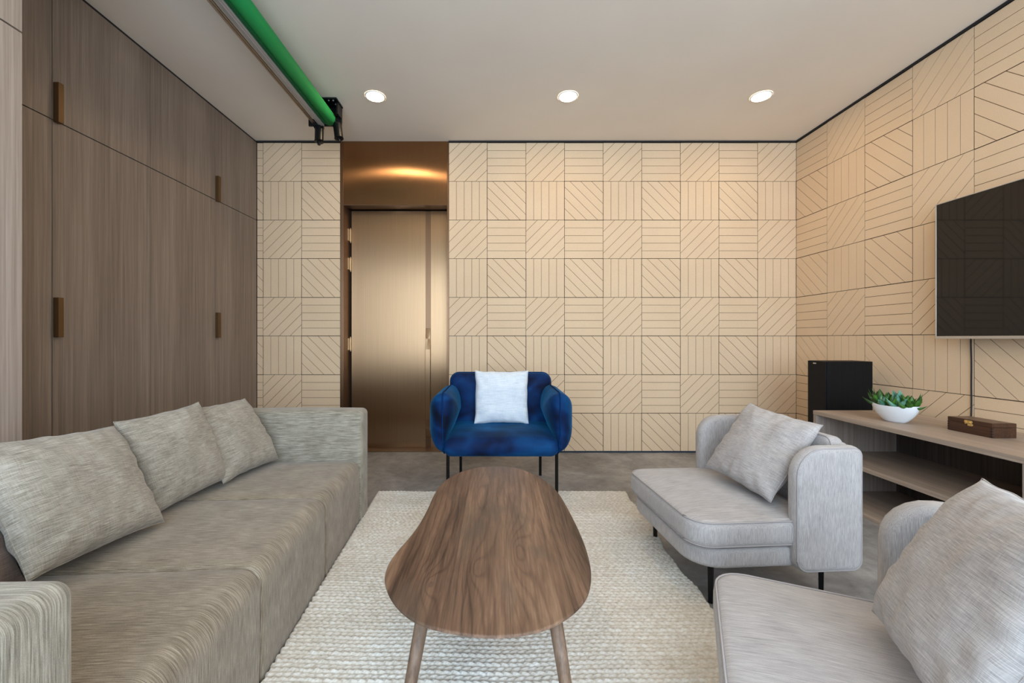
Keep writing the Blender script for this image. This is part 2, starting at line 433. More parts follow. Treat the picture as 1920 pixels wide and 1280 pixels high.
tiled(g, fr, 0, 0, 15, 1, ZT, 0, 5.05)
g.box(XR+.010, XR+.2, YB-.1, D+.1, 0, ZC, 2)
struct('wall_right', g, [FELT, GROOVE, BACKING], 'peach felt right wall cut into square tiles of grooved planks')
struct('wall_left', G().box(XL-.70, XL-.60, YB-.1, D+.2, 0, ZC), WPAINT, 'wall behind the wardrobes')
for i, (a, b) in enumerate((((XL, DX0, D-.012, D), None), ((DX1, XR-.002, D-.012, D), None), ((XR-.012, XR, YB, D-.012), None))):
    x0, x1, y0, y1 = a
    struct('trim_%d' % (i+1), G().box(x0, x1, y0, y1, ZT+.001, ZC-.0005), BACKING, 'black shadow gap along the ceiling')
struct('baseboard_back', G().box(DX1+.002, XR-.001, D-.004, D-.0005, .0005, .015), NAVY, 'dark blue skirting strip under the felt wall')
# rear wall with wide window, behind the viewpoint
g = G(); WX0, WX1, WZ0, WZ1 = -1.55, 2.60, .42, 2.70
g.box(XL-.2, WX0, YB-.1, YB, 0, ZC); g.box(WX1, XR+.2, YB-.1, YB, 0, ZC); g.box(WX0, WX1, YB-.1, YB, 0, WZ0); g.box(WX0, WX1, YB-.1, YB, WZ1, ZC)
struct('wall_rear', g, WPAINT, 'wall around the wide window')
wd = empty('window_1', (0, YB-.05, WZ0), 0, 'wide window in the rear wall', None, None, 'structure')
g = G()
for k in range(5):
    x = WX0+(WX1-WX0)*k/4; g.box(max(x-.025, WX0), min(x+.025, WX1), -.03, .03, 0, WZ1-WZ0)
g.box(WX0, WX1, -.029, .029, 0, .05); g.box(WX0, WX1, -.029, .029, WZ1-WZ0-.05, WZ1-WZ0)
build('window_frame', g, BLACKM, wd)
build('window_pane', G().box(WX0+.001, WX1-.001, -.004, .004, .001, WZ1-WZ0-.001), GLASS, wd)

# ------------------------------------------------------------------ bronze door
DZ = 2.243; JX0, JX1 = -1.392, -.454; LY = D+.15
dr = empty('door_1', (0, 0, 0), 0, 'tall brushed bronze door recessed in the tiled wall', None, None, 'structure')
build('overdoor_panel', G().box(DX0+.012, DX1-.012, D-.001, D+.02, DZ+.004, ZC-.002), BRONZED, dr)
g = G(); g.box(DX0, JX0, D-.004, D+.016, 0, ZC-.003); g.box(JX1, DX1, D-.004, D+.016, 0, ZC-.003)
g.box(JX0-.03, JX0, D+.017, LY+.05, 0, DZ); g.box(JX1, JX1+.03, D+.017, LY+.05, 0, DZ); g.box(JX0-.03, JX1+.03, D+.021, LY+.05, DZ, DZ+.03)
g.box(JX0, JX1, D-.003, D+.022, DZ-.004, DZ+.004)
build('door_frame', g, BRONZEJ, dr, bevel=.002)
GX0, GX1 = (798-CX)/F*LY, (808-CX)/F*LY
g = G(); g.box(JX0+.022, GX0, LY, LY+.045, .006, DZ-.010); g.box(GX1, JX1-.004, LY, LY+.045, .006, DZ-.010)
leaf = build('door_leaf', g, BRONZE, dr)
build('recessed_strip', G().box(GX0, GX1, LY+.004, LY+.04, .006, DZ-.010), BRONZEJ, dr)
prof = [(LY+.004, 1.13), (LY-.034, .93), (LY-.034, .28), (LY+.004, .10)]
build('pull_handle', G().prism(prof, GX0+.002, GX1-.002, lambda u, v, t: (t, u, v)), BRONZE, dr, bevel=.002)
for z in (2.0, 1.73, .98):
    h = G(); h.tube([(JX0+.014, LY-.006, z-.06), (JX0+.014, LY-.006, z+.06)], .009, 12)
    h.tube([(JX0+.014, LY-.006, z-.07), (JX0+.014, LY-.006, z+.07)], .005, 10)
    h.box(JX0+.0005, JX0+.012, LY-.05, LY-.008, z-.055, z+.055)
    build('hinge', h, HINGE, dr, bevel=.001)
build('backing_board', G().box(JX0-.03, JX1+.03, LY+.055, LY+.07, 0, DZ+.03), BACKING, dr)  # black board added behind the leaf, stops light leaking through the gap
build('threshold', G().box(JX0, JX1, D+.02, LY+.05, 0, .005), BRONZEJ, dr)

# ------------------------------------------------------------------ wardrobes on the left
ZJ = 2.103; YS = [1.462, 2.026, 2.60, 3.195, D-.006]
labs = ['brown wood wardrobe column nearest the pale cabinet, without handles',
        'brown wood wardrobe column with two large bronze pulls, second from the pale cabinet',
        'brown wood wardrobe column without handles, between the two columns that have pulls',
        'brown wood wardrobe column in the corner beside the tiled wall, with two pulls']
for i in range(4):
    y0, y1 = YS[i], YS[i+1]; e = empty('wardrobe', (XL, y0, 0), 0, labs[i], 'wardrobe', 'wall of brown wardrobes')
    build('body', G().box(-.58, -.022, .001, y1-y0-.001, 0, ZC-.016), WOODD, e)
    gp = .0022 if i != 2 else .001
    for nm, z0, z1, hz in (('upper_door', ZJ+.0025, ZC-.016, ZJ-.015), ('lower_door', .02, ZJ-.0025, 1.038)):
        dd = build(nm, G().box(-.02, 0, gp, y1-y0-gp, z0, z1), WOODL, e, bevel=.0008)
        if i in (1, 3):
            hh = 1 if i == 1 else 1
            hz0 = hz if nm == 'lower_door' else ZJ-.01
            h = G().box(.0005, .028, .003, .0285, hz0, hz0+.195)
            hd = build('pull', h, BRONZEP, dd, bevel=.0015)
struct('trim_4', G().box(XL-.58, XL-.004, 1.463, D-.001, ZC-.0155, ZC-.0005), BACKING, 'black shadow gap above the wardrobes')
PX = -1.666; PY = 1.454
tc_ = empty('tall_cabinet', (PX, 0, 0), 0, 'pale wood tall cabinet standing forward at the left edge, behind the sofa', 'cabinet')
build('body', G().box(-1.09, -.021, YB+.002, PY, 0, ZC-.003), WOODP, tc_)
build('upper_door', G().box(-.02, 0, .70, PY, ZJ+.003, ZC-.003), WOODP, tc_, bevel=.0008)
build('upper_door', G().box(-.02, 0, YB+.002, .697, ZJ+.003, ZC-.003), WOODP, tc_, bevel=.0008)
build('lower_door', G().box(-.02, 0, .70, PY, .02, ZJ-.003), WOODP, tc_, bevel=.0008)
build('lower_door', G().box(-.02, 0, YB+.002, .697, .02, ZJ-.003), WOODP, tc_, bevel=.0008)

# ------------------------------------------------------------------ downlights
def lamp(x, y, label, group='round recessed downlights'):
    e = empty('downlight', (x, y, ZC), 0, label, 'ceiling light', group)
    n = 40; g = G(); rr = [.062, .066, .0715, .074]; zz = [-.004, -.007, -.006, -.0003]
    vs = [(rr[j]*math.cos(2*math.pi*k/n), rr[j]*math.sin(2*math.pi*k/n), zz[j]) for j in range(4) for k in range(n)]
    g.add(vs, [(j*n+k, j*n+(k+1) % n, (j+1)*n+(k+1) % n, (j+1)*n+k) for j in range(3) for k in range(n)])
    build('trim_ring', g, WHITEM, e, smooth=True)
    d = G().add([(.0655*math.cos(2*math.pi*k/n), .0655*math.sin(2*math.pi*k/n), -.0035) for k in range(n)]+[(.0655*math.cos(2*math.pi*k/n), .0655*math.sin(2*math.pi*k/n), -.0010) for k in range(n)],
                [tuple(range(n-1, -1, -1)), tuple(range(n, 2*n))]+[(k, (k+1) % n, (k+1) % n+n, k+n) for k in range(n)])
    build('diffuser', d, LEDM, e)
lamp(-.90, 3.06, 'round glowing downlight beside the end of the green roller')
lamp(.524, 3.06, 'round glowing downlight in the middle of the row of three')
lamp(1.95, 3.06, 'round glowing downlight nearest the tiled right wall')
for x in (-.60, .70, 1.95): lamp(x, 1.15, 'round downlight in the row nearer the window')

# ------------------------------------------------------------------ green backdrop roller
YE, YN = 3.17, -.9
bs = empty('backdrop_roller', (-1.30, YE, ZC), 0, 'ceiling mounted roller of bright green backdrop cloth with black winding fittings', 'backdrop')
def rel(x, y, z): return (x+1.30, y-YE, z-ZC)
gx, gz = -1.275, 2.705
build('green_cloth_roll', G().tube([rel(gx, YE, gz), rel(gx, YE-.004, gz), rel(gx, YN, gz)], [.040, .047, .047], 36), GREEN, bs, smooth=False)
for p in [o for o in bpy.data.objects if o.name == 'green_cloth_roll']:
    p.data.polygons.foreach_set('use_smooth', [len(q.vertices) == 4 for q in p.data.polygons])
g = G(); g.prism([(-.046, .002), (-.040, -.046), (-.018, -.052), (-.030, -.010)], YN-YE, -.03, lambda u, v, t: (gx+1.30+u, t, gz-ZC+v))
build('cloth_end', g, GREEND, bs)  # dark wedge: shadow between roll and bar put into the cloth colour
g = G(); g.box(-.054, -.016, YN-YE, -.012, 2.650-ZC, 2.668-ZC)
g.box(-.037, -.031, YN-YE, -.012, 2.647-ZC, 2.651-ZC)
build('bottom_bar', g, STEEL, bs, bevel=.002)
g = G(); g.tube([rel(-1.400, YE-.02, 2.672), rel(-1.400, YN, 2.672)], .007, 12)
g.tube([rel(-1.382, YE-.02, 2.668), rel(-1.382, YN, 2.668)], .006, 12)
build('rail', g, TANROD, bs, smooth=True)
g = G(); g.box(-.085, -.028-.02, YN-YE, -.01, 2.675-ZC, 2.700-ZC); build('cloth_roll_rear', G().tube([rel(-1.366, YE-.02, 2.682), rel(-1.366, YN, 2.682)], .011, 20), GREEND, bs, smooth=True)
# bracket
g = G(); g.box(-.10, .110, -.10, .035, -.012, 0); g.box(.090, .104, -.06, .03, -.10, -.012)
g.box(-.06, .104, .016, .034, -.13, -.012); g.box(-.15, .075, .013, .030, -.155, -.10)
build('bracket', g, BLACK, bs, bevel=.003)
for a, b in ((.078, -.03), (.078, -.08), (.045, -.08)): build('bolt', G().tube([(a, b, -.0125), (a, b, -.017)], .0055, 10), STEEL, bs)
def motor(x, y, z, tilt):
    g = G(); g.tube([(x-.028, y, z), (x+.010, y, z)], [.042, .042], 24)
    g.tube([(x-.012, y-.025, z), (x-.012, y+.02, z)], [.034, .034], 20)
    b = Vector((x+.006, y-.004, z-.012)); d = Vector((math.sin(tilt), -.12, -math.cos(tilt))).normalized()
    g.tube([b, b+d*.012, b+d*.014, b+d*.125, b+d*.129, b+d*.132], [.030, .036, .032, .032, .035, .026], 24)
    g.tube([b+d*.13, b+d*.155], [.014, .011], 16)
    return build('winding_motor', g, BLACK, bs, bevel=.0015)
motor(.065, .018, -.122, .16); motor(-.065, .004, -.150, .03)

# ------------------------------------------------------------------ sofa
so = empty('sofa', (-.715, 1.498, 0), math.radians(3.5), 'long low taupe linen three section sofa with square arms along the wardrobes', 'sofa')
for k in range(3):
    y0 = -.81+k*.54; y1 = y0+.54
    def fn(v, y0=y0, y1=y1):
        t = (v.y-(y0+y1)/2)/.27; s = max(0, min(1, (v.z-.28)/.07))
        v = v.copy(); v.z = max(v.z, .004); fx = max(0, min(1, (v.x+.74)/.1))
        v.z += .014*s*(1-t**4)*(1-max(0, (v.x+.10)/.10)**2*.6)
        e = min(v.y-y0+.009, y1+.009-v.y); e2 = e*.5 if e < .052 else .026+(e-.052)*(.279-.026)/(.279-.052)
        v.y = (y0-.009+e2) if v.y < (y0+y1)/2 else (y1+.009-e2)
        if v.x > -.06: v.x += .004*(1-abs(t)**6)*min(1, v.z/.2)
        return v
    build('seat_section', G().rbox(-.74, 0, y0-.009, y1+.009, -.06, .350, .052, 12, 6, fn), SOFA, so, smooth=True, weld=True)
g = G().rbox(-.925, -.742, -.81, .81, .004, .628, .04, 10, 4); build('backrest', g, SOFAARM, so, smooth=True, weld=True)
for s_, y0, y1 in ((-1, -.952, -.812), (1, .812, .952)):
    def fn(v):
        v = v.copy(); v.z = max(v.z, .004); v.z += .006*math.sin(max(0, min(1, (v.x+.9)/.9))*math.pi)*(1 if v.z > .5 else 0); return v
    build('arm', G().rbox(-.925, .014 if s_ > 0 else -.022, y0, y1, -.06, .628 if s_ > 0 else .642, .030, 12, 5, fn), SOFAARM, so, smooth=True, weld=True)

# ------------------------------------------------------------------ pillows
def pillow_mesh(w, h, t, seed, n=36, ear=.034, pinch=.035, wr=1.0, piping=False):
    vs = []; fs = []; m = n+1
    def P(i, j, side):
        # parameters denser at the rim
        u = math.sin((i/n-.5)*math.pi)*.55+(i/n*2-1)*.45; v = math.sin((j/n-.5)*math.pi)*.55+(j/n*2-1)*.45
        au, av = abs(u), abs(v)
        x = w/2*(u*(1-pinch*(1-v*v)*au**2)+math.copysign(ear*au**6*av**6, u)*.6)
        y = h/2*(v*(1-pinch*(1-u*u)*av**2)+math.copysign(ear*au**6*av**6, v)*.6)
        e = max(0., (1-au**2.6))*max(0., (1-av**2.6))
        z = t/2*e**.48
        nz = noise.noise(Vector((x*9+seed*7, y*9, seed+side*3)))*.010+noise.noise(Vector((x*26+seed, y*20, seed*2+side)))*.0032
        # pleats running in from the rim
        ang = math.atan2(v, u); rr = max(au, av)
        pl = .0065*math.sin(ang*17+seed*3+2*noise.noise(Vector((u*2, v*2, seed))))*(rr**3)*(e**.3)
        z += wr*(nz*min(1, e*4)+pl)
        q = .004*noise.noise(Vector((u*3+seed, v*3, 4.1)))*(rr**2)
        return (x+q, y+q, side*max(z, .0012 if 0 < i < n and 0 < j < n else 0))
    g = G()
    for side in (1, -1):
        vs = [P(i, j, side) for i in range(m) for j in range(m)]
        fs = [(i*m+j, (i+1)*m+j, (i+1)*m+j+1, i*m+j+1) for i in range(n) for j in range(n)]
        g.add(vs, fs if side > 0 else [f[::-1] for f in fs])
    # flat seam lip around the rim
    rim = [(i, 0) for i in range(n)]+[(n, j) for j in range(n)]+[(i, n) for i in range(n, 0, -1)]+[(0, j) for j in range(n, 0, -1)]
    pts = [Vector(P(i, j, 1)) for i, j in rim]; pts = [Vector((p.x, p.y, 0)) for p in pts]
    k = len(pts); R1 = []; 
    for s1, r in ((0, .0015), ):
        for i, p in enumerate(pts):
            t_ = (pts[(i+1) % k]-pts[i-1]).normalized(); nrm = Vector((t_.y, -t_.x, 0))
            for a in range(6): R1.append(p+nrm*r*math.cos(a*math.pi/3)+Vector((0, 0, r*math.sin(a*math.pi/3))))
    g.add(R1, [(i*6+a, i*6+(a+1) % 6, ((i+1) % k)*6+(a+1) % 6, ((i+1) % k)*6+a) for i in range(k) for a in range(6)])
    return g
def pillow(c, u, v, w, h, t, mat, seed, label, cat='pillow', group=None, **kw):
    u = Vector(u).normalized(); v = Vector(v); v = (v-u*v.dot(u)).normalized(); n = u.cross(v)
    M = Matrix((u, v, n)).transposed().to_4x4(); M.translation = Vector(c)
    o = build('throw_pillow', pillow_mesh(w, h, t, seed, **kw), mat, smooth=True, M=M)
    return tag(o, label, cat, group)
pillow((-1.297, 2.052, .546), (.1006, .9949, -.0084), (-.5169, .0595, .854), .385, .372, .14, CUSH, 1.0,
       'taupe linen throw pillow leaning beside the far sofa arm', 'pillow', 'taupe throw pillows on the sofa')
pillow((-1.312, 1.700, .560), (.0915, .9951, .0388), (-.3622, -.003, .9321), .375, .366, .14, CUSH, 2.3,
       'taupe linen throw pillow in the middle of the three along the sofa', 'pillow', 'taupe throw pillows on the sofa')
pillow((-1.285, 1.272, .566), (-.004, .9961, -.085), (-.52, .09, .85), .425, .385, .15, CUSH, 3.1,
       'large taupe linen throw pillow in front of the pale cabinet, nearest of the three', 'pillow', 'taupe throw pillows on the sofa')
pillow((-1.345, .93, .545), (.03, .995, 0), (-.41, 0, .91), .36, .36, .12, BROWNC, 4.4,
       'brown throw pillow at the left edge, partly hidden by the near sofa arm', 'pillow')

# ------------------------------------------------------------------ grey armchairs (local: front edge at x=0 facing -X)
def make_chair(zf=.0):
    e = empty('lounge_chair', (0, 0, 0))
    pl = lambda u, v, t: (u, v, t)
    base = rrect(.012, .60, -.315, .315, [.12, .03, .03, .12])
    build('seat_base', G().slab(base, .168, .245, .018, pl, crown=0), GREYC, e, smooth=True)
    seat = rrect(0, .53, -.328, .328, [.085, .034, .034, .085])
    sc_ = build('seat_cushion', G().slab(seat, .248, .352, .030, pl, crown=.018, k=5, rings=7), GREYC, e, smooth=True)
    ins = rrect(.006, .524, -.322, .322, [.082, .03, .03, .082])
    for nm, z in (('piping', .3455), ('piping', .2575)):
        pts = [(x, y, z) for x, y in ins]; pts += pts[:2]
        build(nm, G().tube(pts, .0028, 6), PIPE, sc_, smooth=True)
    for s in (-1, 1):
        w_ = rrect(.385, .652, .158, .626, [.05, .04, .034, .11])
        fy = lambda u, v, t, s=s: (u, s*(.288+t), v)
        wg = build('side_wing', G().slab(w_, 0, .060, .024, fy, k=4), GREYC, e, smooth=True)
        ins = [(x, z) for x, z in rrect(.391, .646, .164, .620, [.045, .035, .03, .105])]
        pts = [fy(x, z, .053) for x, z in ins]; pts += pts[:2]
        build('piping', G().tube(pts, .0024, 6), PIPE, wg, smooth=True)
    fx = lambda u, v, t: (.592+t, u, v)
    build('back_panel', G().slab(rrect(-.30, .30, .158, .626, .03), 0, .060, .022, fx, k=4), GREYC, e, smooth=True)
    # loose box back cushion, leaning slightly
    M = Matrix.Translation((.575, 0, .372)) @ Matrix.Rotation(math.radians(7), 4, 'Y')
    fc = lambda u, v, t: M @ Vector((t-.030, u, v))
    bc = build('back_cushion', G().slab(rrect(-.283, .283, 0, .276, .035), 0, .062, .022, fc, crown=.0, crown0=.010), GREYC, e, smooth=True)
    ins = rrect(-.279, .279, .004, .272, .035)
    for t in (.008, .054):
        pts = [fc(x, z, t) for x, z in ins]; pts += pts[:2]
        build('piping', G().tube(pts, .0032, 6), PIPE, bc, smooth=True)
    for x, y, z in ((.118, -.24, zf[0]), (.118, .24, zf[1]), (.58, -.235, 0), (.58, .235, 0)):
        g = G().tube([(x, y, .1675), (x, y, z)], [.0135, .011], 4); build('leg', g, BLACK, e, bevel=.001)
    return e
ch = make_chair((0., .030))
ch.location = (.700, 1.85, 0); ch.rotation_euler.z = math.radians(4)
tag(ch, 'light grey low lounge chair with side wings in front of the speaker, on black legs', 'armchair', 'pair of grey lounge chairs')
c2 = make_chair((.030, .030)); c2.location = (.505, .945, 0); c2.rotation_euler.z = math.radians(-25)
tag(c2, 'light grey low lounge chair in the near right corner, cut off by the frame', 'armchair', 'pair of grey lounge chairs')
pillow((1.150, 1.822, .552), (.1901, -.978, -.0853), (.59, .0447, .8055), .366, .366, .13, GREYP, 5.2,
       'light grey linen throw pillow on the lounge chair in front of the speaker', 'pillow', 'grey pillows on the lounge chairs')
pillow((.868, .752, .578), (-.4663, -.8812, .0782), (.4723, -.1732, .8642), .40, .375, .13, GREYP, 6.9,
       'large light grey linen throw pillow on the lounge chair in the near right corner', 'pillow', 'grey pillows on the lounge chairs')

# ------------------------------------------------------------------ blue velvet armchair (local: front -Y)
bc = empty('velvet_armchair', (.026, 0, 0), 0, 'royal blue velvet armchair with rounded padded arms beside the bronze door', 'armchair')
def seatfn(v):
    v = v.copy(); s = max(0, min(1, (v.z-.34)/.08)); t = v.x/.36
    v.z += .012*s*(1-t**4); v.z -= .030*s*max(0, min(1, (2.74-v.y)/.22))**2
    v.x *= 1-.03*max(0, (v.y-2.6))
    v += Vector((0, 0, 1))*.004*noise.noise(v*7)*s
    return v
build('seat', G().rbox(-.360, .360, 2.525, 3.10, .300, .425, .055, 16, 6, seatfn), VELVET, bc, smooth=True)
fy = lambda u, v, t: (u, 3.01+t+.10*(v-.42), v)
bk = build('backrest', G().slab(rrect(-.374, .374, .33, .778, [.05, .05, .066, .066], 8), 0, .17, .046, fy, k=5, crown=.02, crown0=.03, rings=8), VELVET, bc, smooth=True)
pts = [fy(u, v, .06) for u, v in rrect(-.3755, .3755, .33, .7795, [.05, .05, .067, .067], 8)]; pts += pts[:2]
build('piping', G().tube(pts, .004, 8), VPIPE, bk, smooth=True)
for s in (-1, 1):
    # lens-shaped arm pad in the Y-Z plane
    out = rrect(2.545, 3.10, .318, .695, [.05, .05, .05, .045], 6); n = len(out); cy, cz = 2.83, .515; K = 12; vs = []; fs = []; g = G()
    for side in (1, -1):
        vs = []
        for k in range(K+1):
            q = 1-k/K; th = (.110 if side > 0 else .085)*(1-q**2.6)**.60
            for (y, z) in out:
                yy = cy+(y-cy)*q; zz = cz+(z-cz)*q
                lean = -.055*max(0, (.46-zz))                    # arms draw in towards the seat at the bottom
                flare = .02*(2.9-yy)
                xx = .362+lean*1.0-flare*.0+side*th*(1 if side > 0 else max(.25, min(1, (zz-.33)/.22)))+.0035*noise.noise(Vector((yy*8, zz*8, s*3+side)))*(1-q)
                vs.append((s*xx, yy, zz))
        fs = [(k*n+j, k*n+(j+1) % n, (k+1)*n+(j+1) % n, (k+1)*n+j) for k in range(K) for j in range(n)]
        g.add(vs, fs)
    am = build('arm', g, VELVET, bc, smooth=True)
    pts = [(s*(.362-.055*max(0, .46-z)), cy+(y-cy)*1.004, cz+(z-cz)*1.006) for y, z in out]; pts += pts[:2]
    build('piping', G().tube(pts, .0042, 8), VPIPE, am, smooth=True)
for x, y, z in ((-.336, 2.615, .034), (.350, 2.615, .034), (-.300, 3.126, .001), (.300, 3.126, .001)):
    build('leg', G().tube([(x, y, .310), (x, y, z)], .0105, 14), BLACK, bc, smooth=False)
pillow((.032, 2.945, .618), (1, 0, 0), (0, .19, .98), .375, .365, .11, WHITEP, 8.5,
       'pale blue-white linen throw pillow on the blue velvet armchair', 'pillow')

# ------------------------------------------------------------------ coffee table
ZTT = .42
cp = [(700,70),(820,72),(900,88),(1000,135),(1070,190),(1110,240),(1160,330),(1210,430),(1250,530),(1272,620),(1277,700),(1258,790),(1215,850),(1150,910),(1040,970),(930,1002),(800,1018),(700,1020),(600,1012),(500,995),(400,975),(300,940),(220,885),(165,820),(135,760),(120,700),(130,640),(165,575),(220,510),(290,430),(340,350),(375,280),(400,220),(440,165),(500,120),(590,85)]
wp = []
for u, v in cp:
    px, py = 680+u*.3359, 850+v*.3359; Y = (H-ZTT)*F/(py-CY); wp.append(((px-CX)/F*Y, Y))
def smoothloop(p, m=4):
    out = []; n = len(p)
    for i in range(n):
        a, b, c, d = [Vector(p[(i+k) % n]) for k in (-1, 0, 1, 2)]
        for j in range(m):
            t = j/m; out.append(tuple(.5*((2*b)+(c-a)*t+(2*a-5*b+4*c-d)*t*t+(3*b-a-3*c+d)*t**3)))
    for _ in range(6): out = [tuple((Vector(out[i-1])+2*Vector(out[i])+Vector(out[(i+1) % len(out)]))/4) for i in range(len(out))]
    return out
wp = smoothloop(wp)
tb = empty('coffee_table', (0, 0, 0), 0, 'asymmetrical pebble shaped walnut coffee table standing on the cream rug', 'table')
build('tabletop', G().slab(wp, ZTT-.024, ZTT, .005, lambda u, v, t: (u, v, t) if t > ZTT-.012 else (u-(u+.01)*.09, v-(v-1.3)*.06, t), k=3, rings=2), WALNUT, tb, smooth=False, weld=True)
for (x0, y0), (x1, y1) in (((-.176, 1.06), (-.236, .945)), ((.136, 1.06), (.190, .945)), ((-.13, 1.66), (-.19, 1.79)), ((.16, 1.66), (.20, 1.79))):
    build('leg', G().tube([(x0, y0, ZTT-.0242), (x1, y1, .030)], [.0185, .0125], 20), WALLEG, tb, smooth=True)
tbl = [o for o in bpy.data.objects if o.name.startswith('tabletop')][0]
# ------------------------------------------------------------------ braided rug
def rug():
    dx = .0038; y0, y1 = .35, 2.735; ny = int((y1-y0)/dx); nx = 440
    ys = np.linspace(y0, y1, ny); s = np.linspace(0, 1, nx)
    left = -.766+(2.306-ys)*.0612+.004+.0*ys
    right = .858-.06*((2.735-ys)/1.18)*1.0+.012*np.sin(ys*9)+.004*np.sin(ys*31)
    left = left+.003*np.sin(ys*95.2*2)
    X = left[:, None]+(right-left)[:, None]*s[None, :]; Yg = np.repeat(ys[:, None], nx, 1)
    rng = np.random.RandomState(3); row = .0350; pitch = .0250
    wav = .006*np.sin(X*5.1+Yg*1.3)+.003*np.sin(X*13+1)
    rv = (Yg+wav)/row; ri = np.floor(rv).astype(int); v = rv-ri
    off = rng.rand(400); ph = X/pitch+off[ri % 400]+.25*np.sin(X*7+ri*1.7)
    d = np.abs(v-.5)*2                                      # 0 centre, 1 at row edge
    up = v > .5
    lob = ph+np.where(up, -1, 1)*0+(1.5*d)*np.where(up, 1, 1)+np.where(up, .5, 0)
    li = np.floor(lob); lf = lob-li
    lobe = np.power(np.clip(np.sin(np.pi*lf), 0, 1), .55)
    prof = np.power(np.clip(np.sin(np.pi*np.clip(d, 0, 1)*.92+.15), 0, 1), .5)
    jit = np.sin(li*12.9898+ri*78.233+up*37.7)*43758.5453; jit = jit-np.floor(jit)
    h = prof*(.25+.75*lobe)*(.0112+.0025*jit)*np.where(up, 1.08, .92)
    edge = np.minimum(np.minimum(s, 1-s)[None, :]*1.6/.012, np.minimum(ys-y0, y1-ys)[:, None]/.012); edge = np.clip(edge, 0, 1)
    Z = (.018+h)*np.sqrt(edge*(2-edge))+.001
    co = np.stack([X, Yg, Z], -1).reshape(-1, 3)
    idx = np.arange(ny*nx).reshape(ny, nx)
    q = np.stack([idx[:-1, :-1], idx[:-1, 1:], idx[1:, 1:], idx[1:, :-1]], -1).reshape(-1, 4)
    me = bpy.data.meshes.new('rug'); me.vertices.add(len(co)); me.vertices.foreach_set('co', co.ravel().astype(np.float32))
    me.loops.add(q.size); me.loops.foreach_set('vertex_index', q.ravel().astype(np.int32))
    me.polygons.add(len(q)); me.polygons.foreach_set('loop_start', (np.arange(len(q))*4).astype(np.int32))
    me.polygons.foreach_set('loop_total', np.full(len(q), 4, np.int32))
    me.polygons.foreach_set('use_smooth', np.ones(len(q), bool))
    me.update(calc_edges=True); me.materials.append(WOOL)
    o = bpy.data.objects.new('rug', me); col.objects.link(o)
    tag(o, 'cream chunky braided wool rug under the coffee table', 'rug')
rug()

# ------------------------------------------------------------------ media console
KX0, KX1, KY1, KY0, KZ = 2.115, 2.665, 2.774, .45, .552
co = empty('media_console', (KX0, KY0, 0), 0, 'long low open wood media console under the television', 'console table')
dx, dy = KX1-KX0, KY1-KY0
build('top_panel', G().box(0, dx, 0, dy, KZ-.025, KZ), WOODC, co, bevel=.001)
for y in (.001, 1.645-KY0, dy-.026):
    build('upright_panel', G().box(.001, dx-.016, y, y+.025, .019, KZ-.0255), WOODP, co, bevel=.001)
build('shelf', G().box(.004, dx-.016, .0265, 1.6445-KY0, .262, .284), WOODC, co, bevel=.001)
build('shelf', G().box(.004, dx-.016, 1.6705-KY0, dy-.0265, .262, .284), WOODC, co, bevel=.001)
build('bottom_panel', G().box(0, dx, 0, dy, .0, .0185), WOODC, co, bevel=.001)
build('back_panel', G().box(dx-.0155, dx, .001, dy-.001, .019, KZ-.0255), WOODD, co)

# ------------------------------------------------------------------ speaker
sp = empty('floor_speaker', (2.28, 2.876, 0), 0, 'tall black floor speaker in the corner behind the console', 'speaker')
build('cabinet', G().box(.012, .327, 0, .166, .0, .872), BLACKW, sp, bevel=.002)
build('front_baffle', G().box(0, .0115, .001, .165, .03, .8715), plain('speaker_baffle', srgb(6, 8, 15), .5, Specular_IOR_Level=.2), sp, bevel=.002)
bd = build('badge', G().box(-.002, -.0002, .085, .112, .851, .859), SILVER, sp)

# ------------------------------------------------------------------ bowl of succulents
bw = empty('planter', (2.292, 2.388, KZ), math.radians(14), 'white oval ceramic bowl of green succulents on the console', 'plant')
def bowl_mesh():
    g = G(); n = 48; prof = []
    for j in range(13):
        t = j/12; prof.append((.42+.58*math.sin(t*math.pi/2)**.85, t*.092))
    prof += [(.995, .0945), (.97, .094)]
    for j in range(9):
        t = 1-j/8; prof.append((.40+.555*math.sin(t*math.pi/2)**.9, .006+t*.084))
    vs = []
    for r, z in prof:
        for k in range(n):
            a = 2*math.pi*k/n; c, s = math.cos(a), math.sin(a)
            sag = -.006*(1-c*c)*0+.010*(s*s)*max(0, z/.09)
            vs.append((r*.062*c, r*.113*s, z+sag))
    fs = [(i*n+k, i*n+(k+1) % n, (i+1)*n+(k+1) % n, (i+1)*n+k) for i in range(len(prof)-1) for k in range(n)]
    fs += [tuple(range(n-1, -1, -1)), tuple((len(prof)-1)*n+k for k in range(n))]
    return g.add(vs, fs)
build('bowl', bowl_mesh(), CERAMIC, bw, smooth=True)
g = G(); n = 32; g.add([(.054*math.cos(2*math.pi*k/n), .098*math.sin(2*math.pi*k/n), .080) for k in range(n)]+[(0, 0, .088)], [(k, (k+1) % n, n) for k in range(n)])
build('soil', g, SOIL, bw)
def leaf(g, base, d, L, W, cup=.25):
    d = Vector(d).normalized(); side = d.cross(Vector((0, 0, 1))).normalized(); nrm = side.cross(d).normalized(); m = 7; vs = []
    for i in range(m+1):
        t = i/m; wv = W*(math.sin(math.pi*min(1, t*.93+.07))**.8)*(1-t**4*.6) if i < m else .0004
        c = Vector(base)+d*L*t+nrm*(L*.28*t*t)
        for k in (-1, -.5, 0, .5, 1): vs.append(c+side*wv*k+nrm*(wv*cup*(k*k)*1.4))
        for k in (.5, 0, -.5): vs.append(c+side*wv*k*.9+nrm*(wv*cup*(k*k)-wv*.28))
    fs = [(i*8+a, i*8+(a+1) % 8, (i+1)*8+(a+1) % 8, (i+1)*8+a) for i in range(m) for a in range(8)]
    g.add(vs, fs)
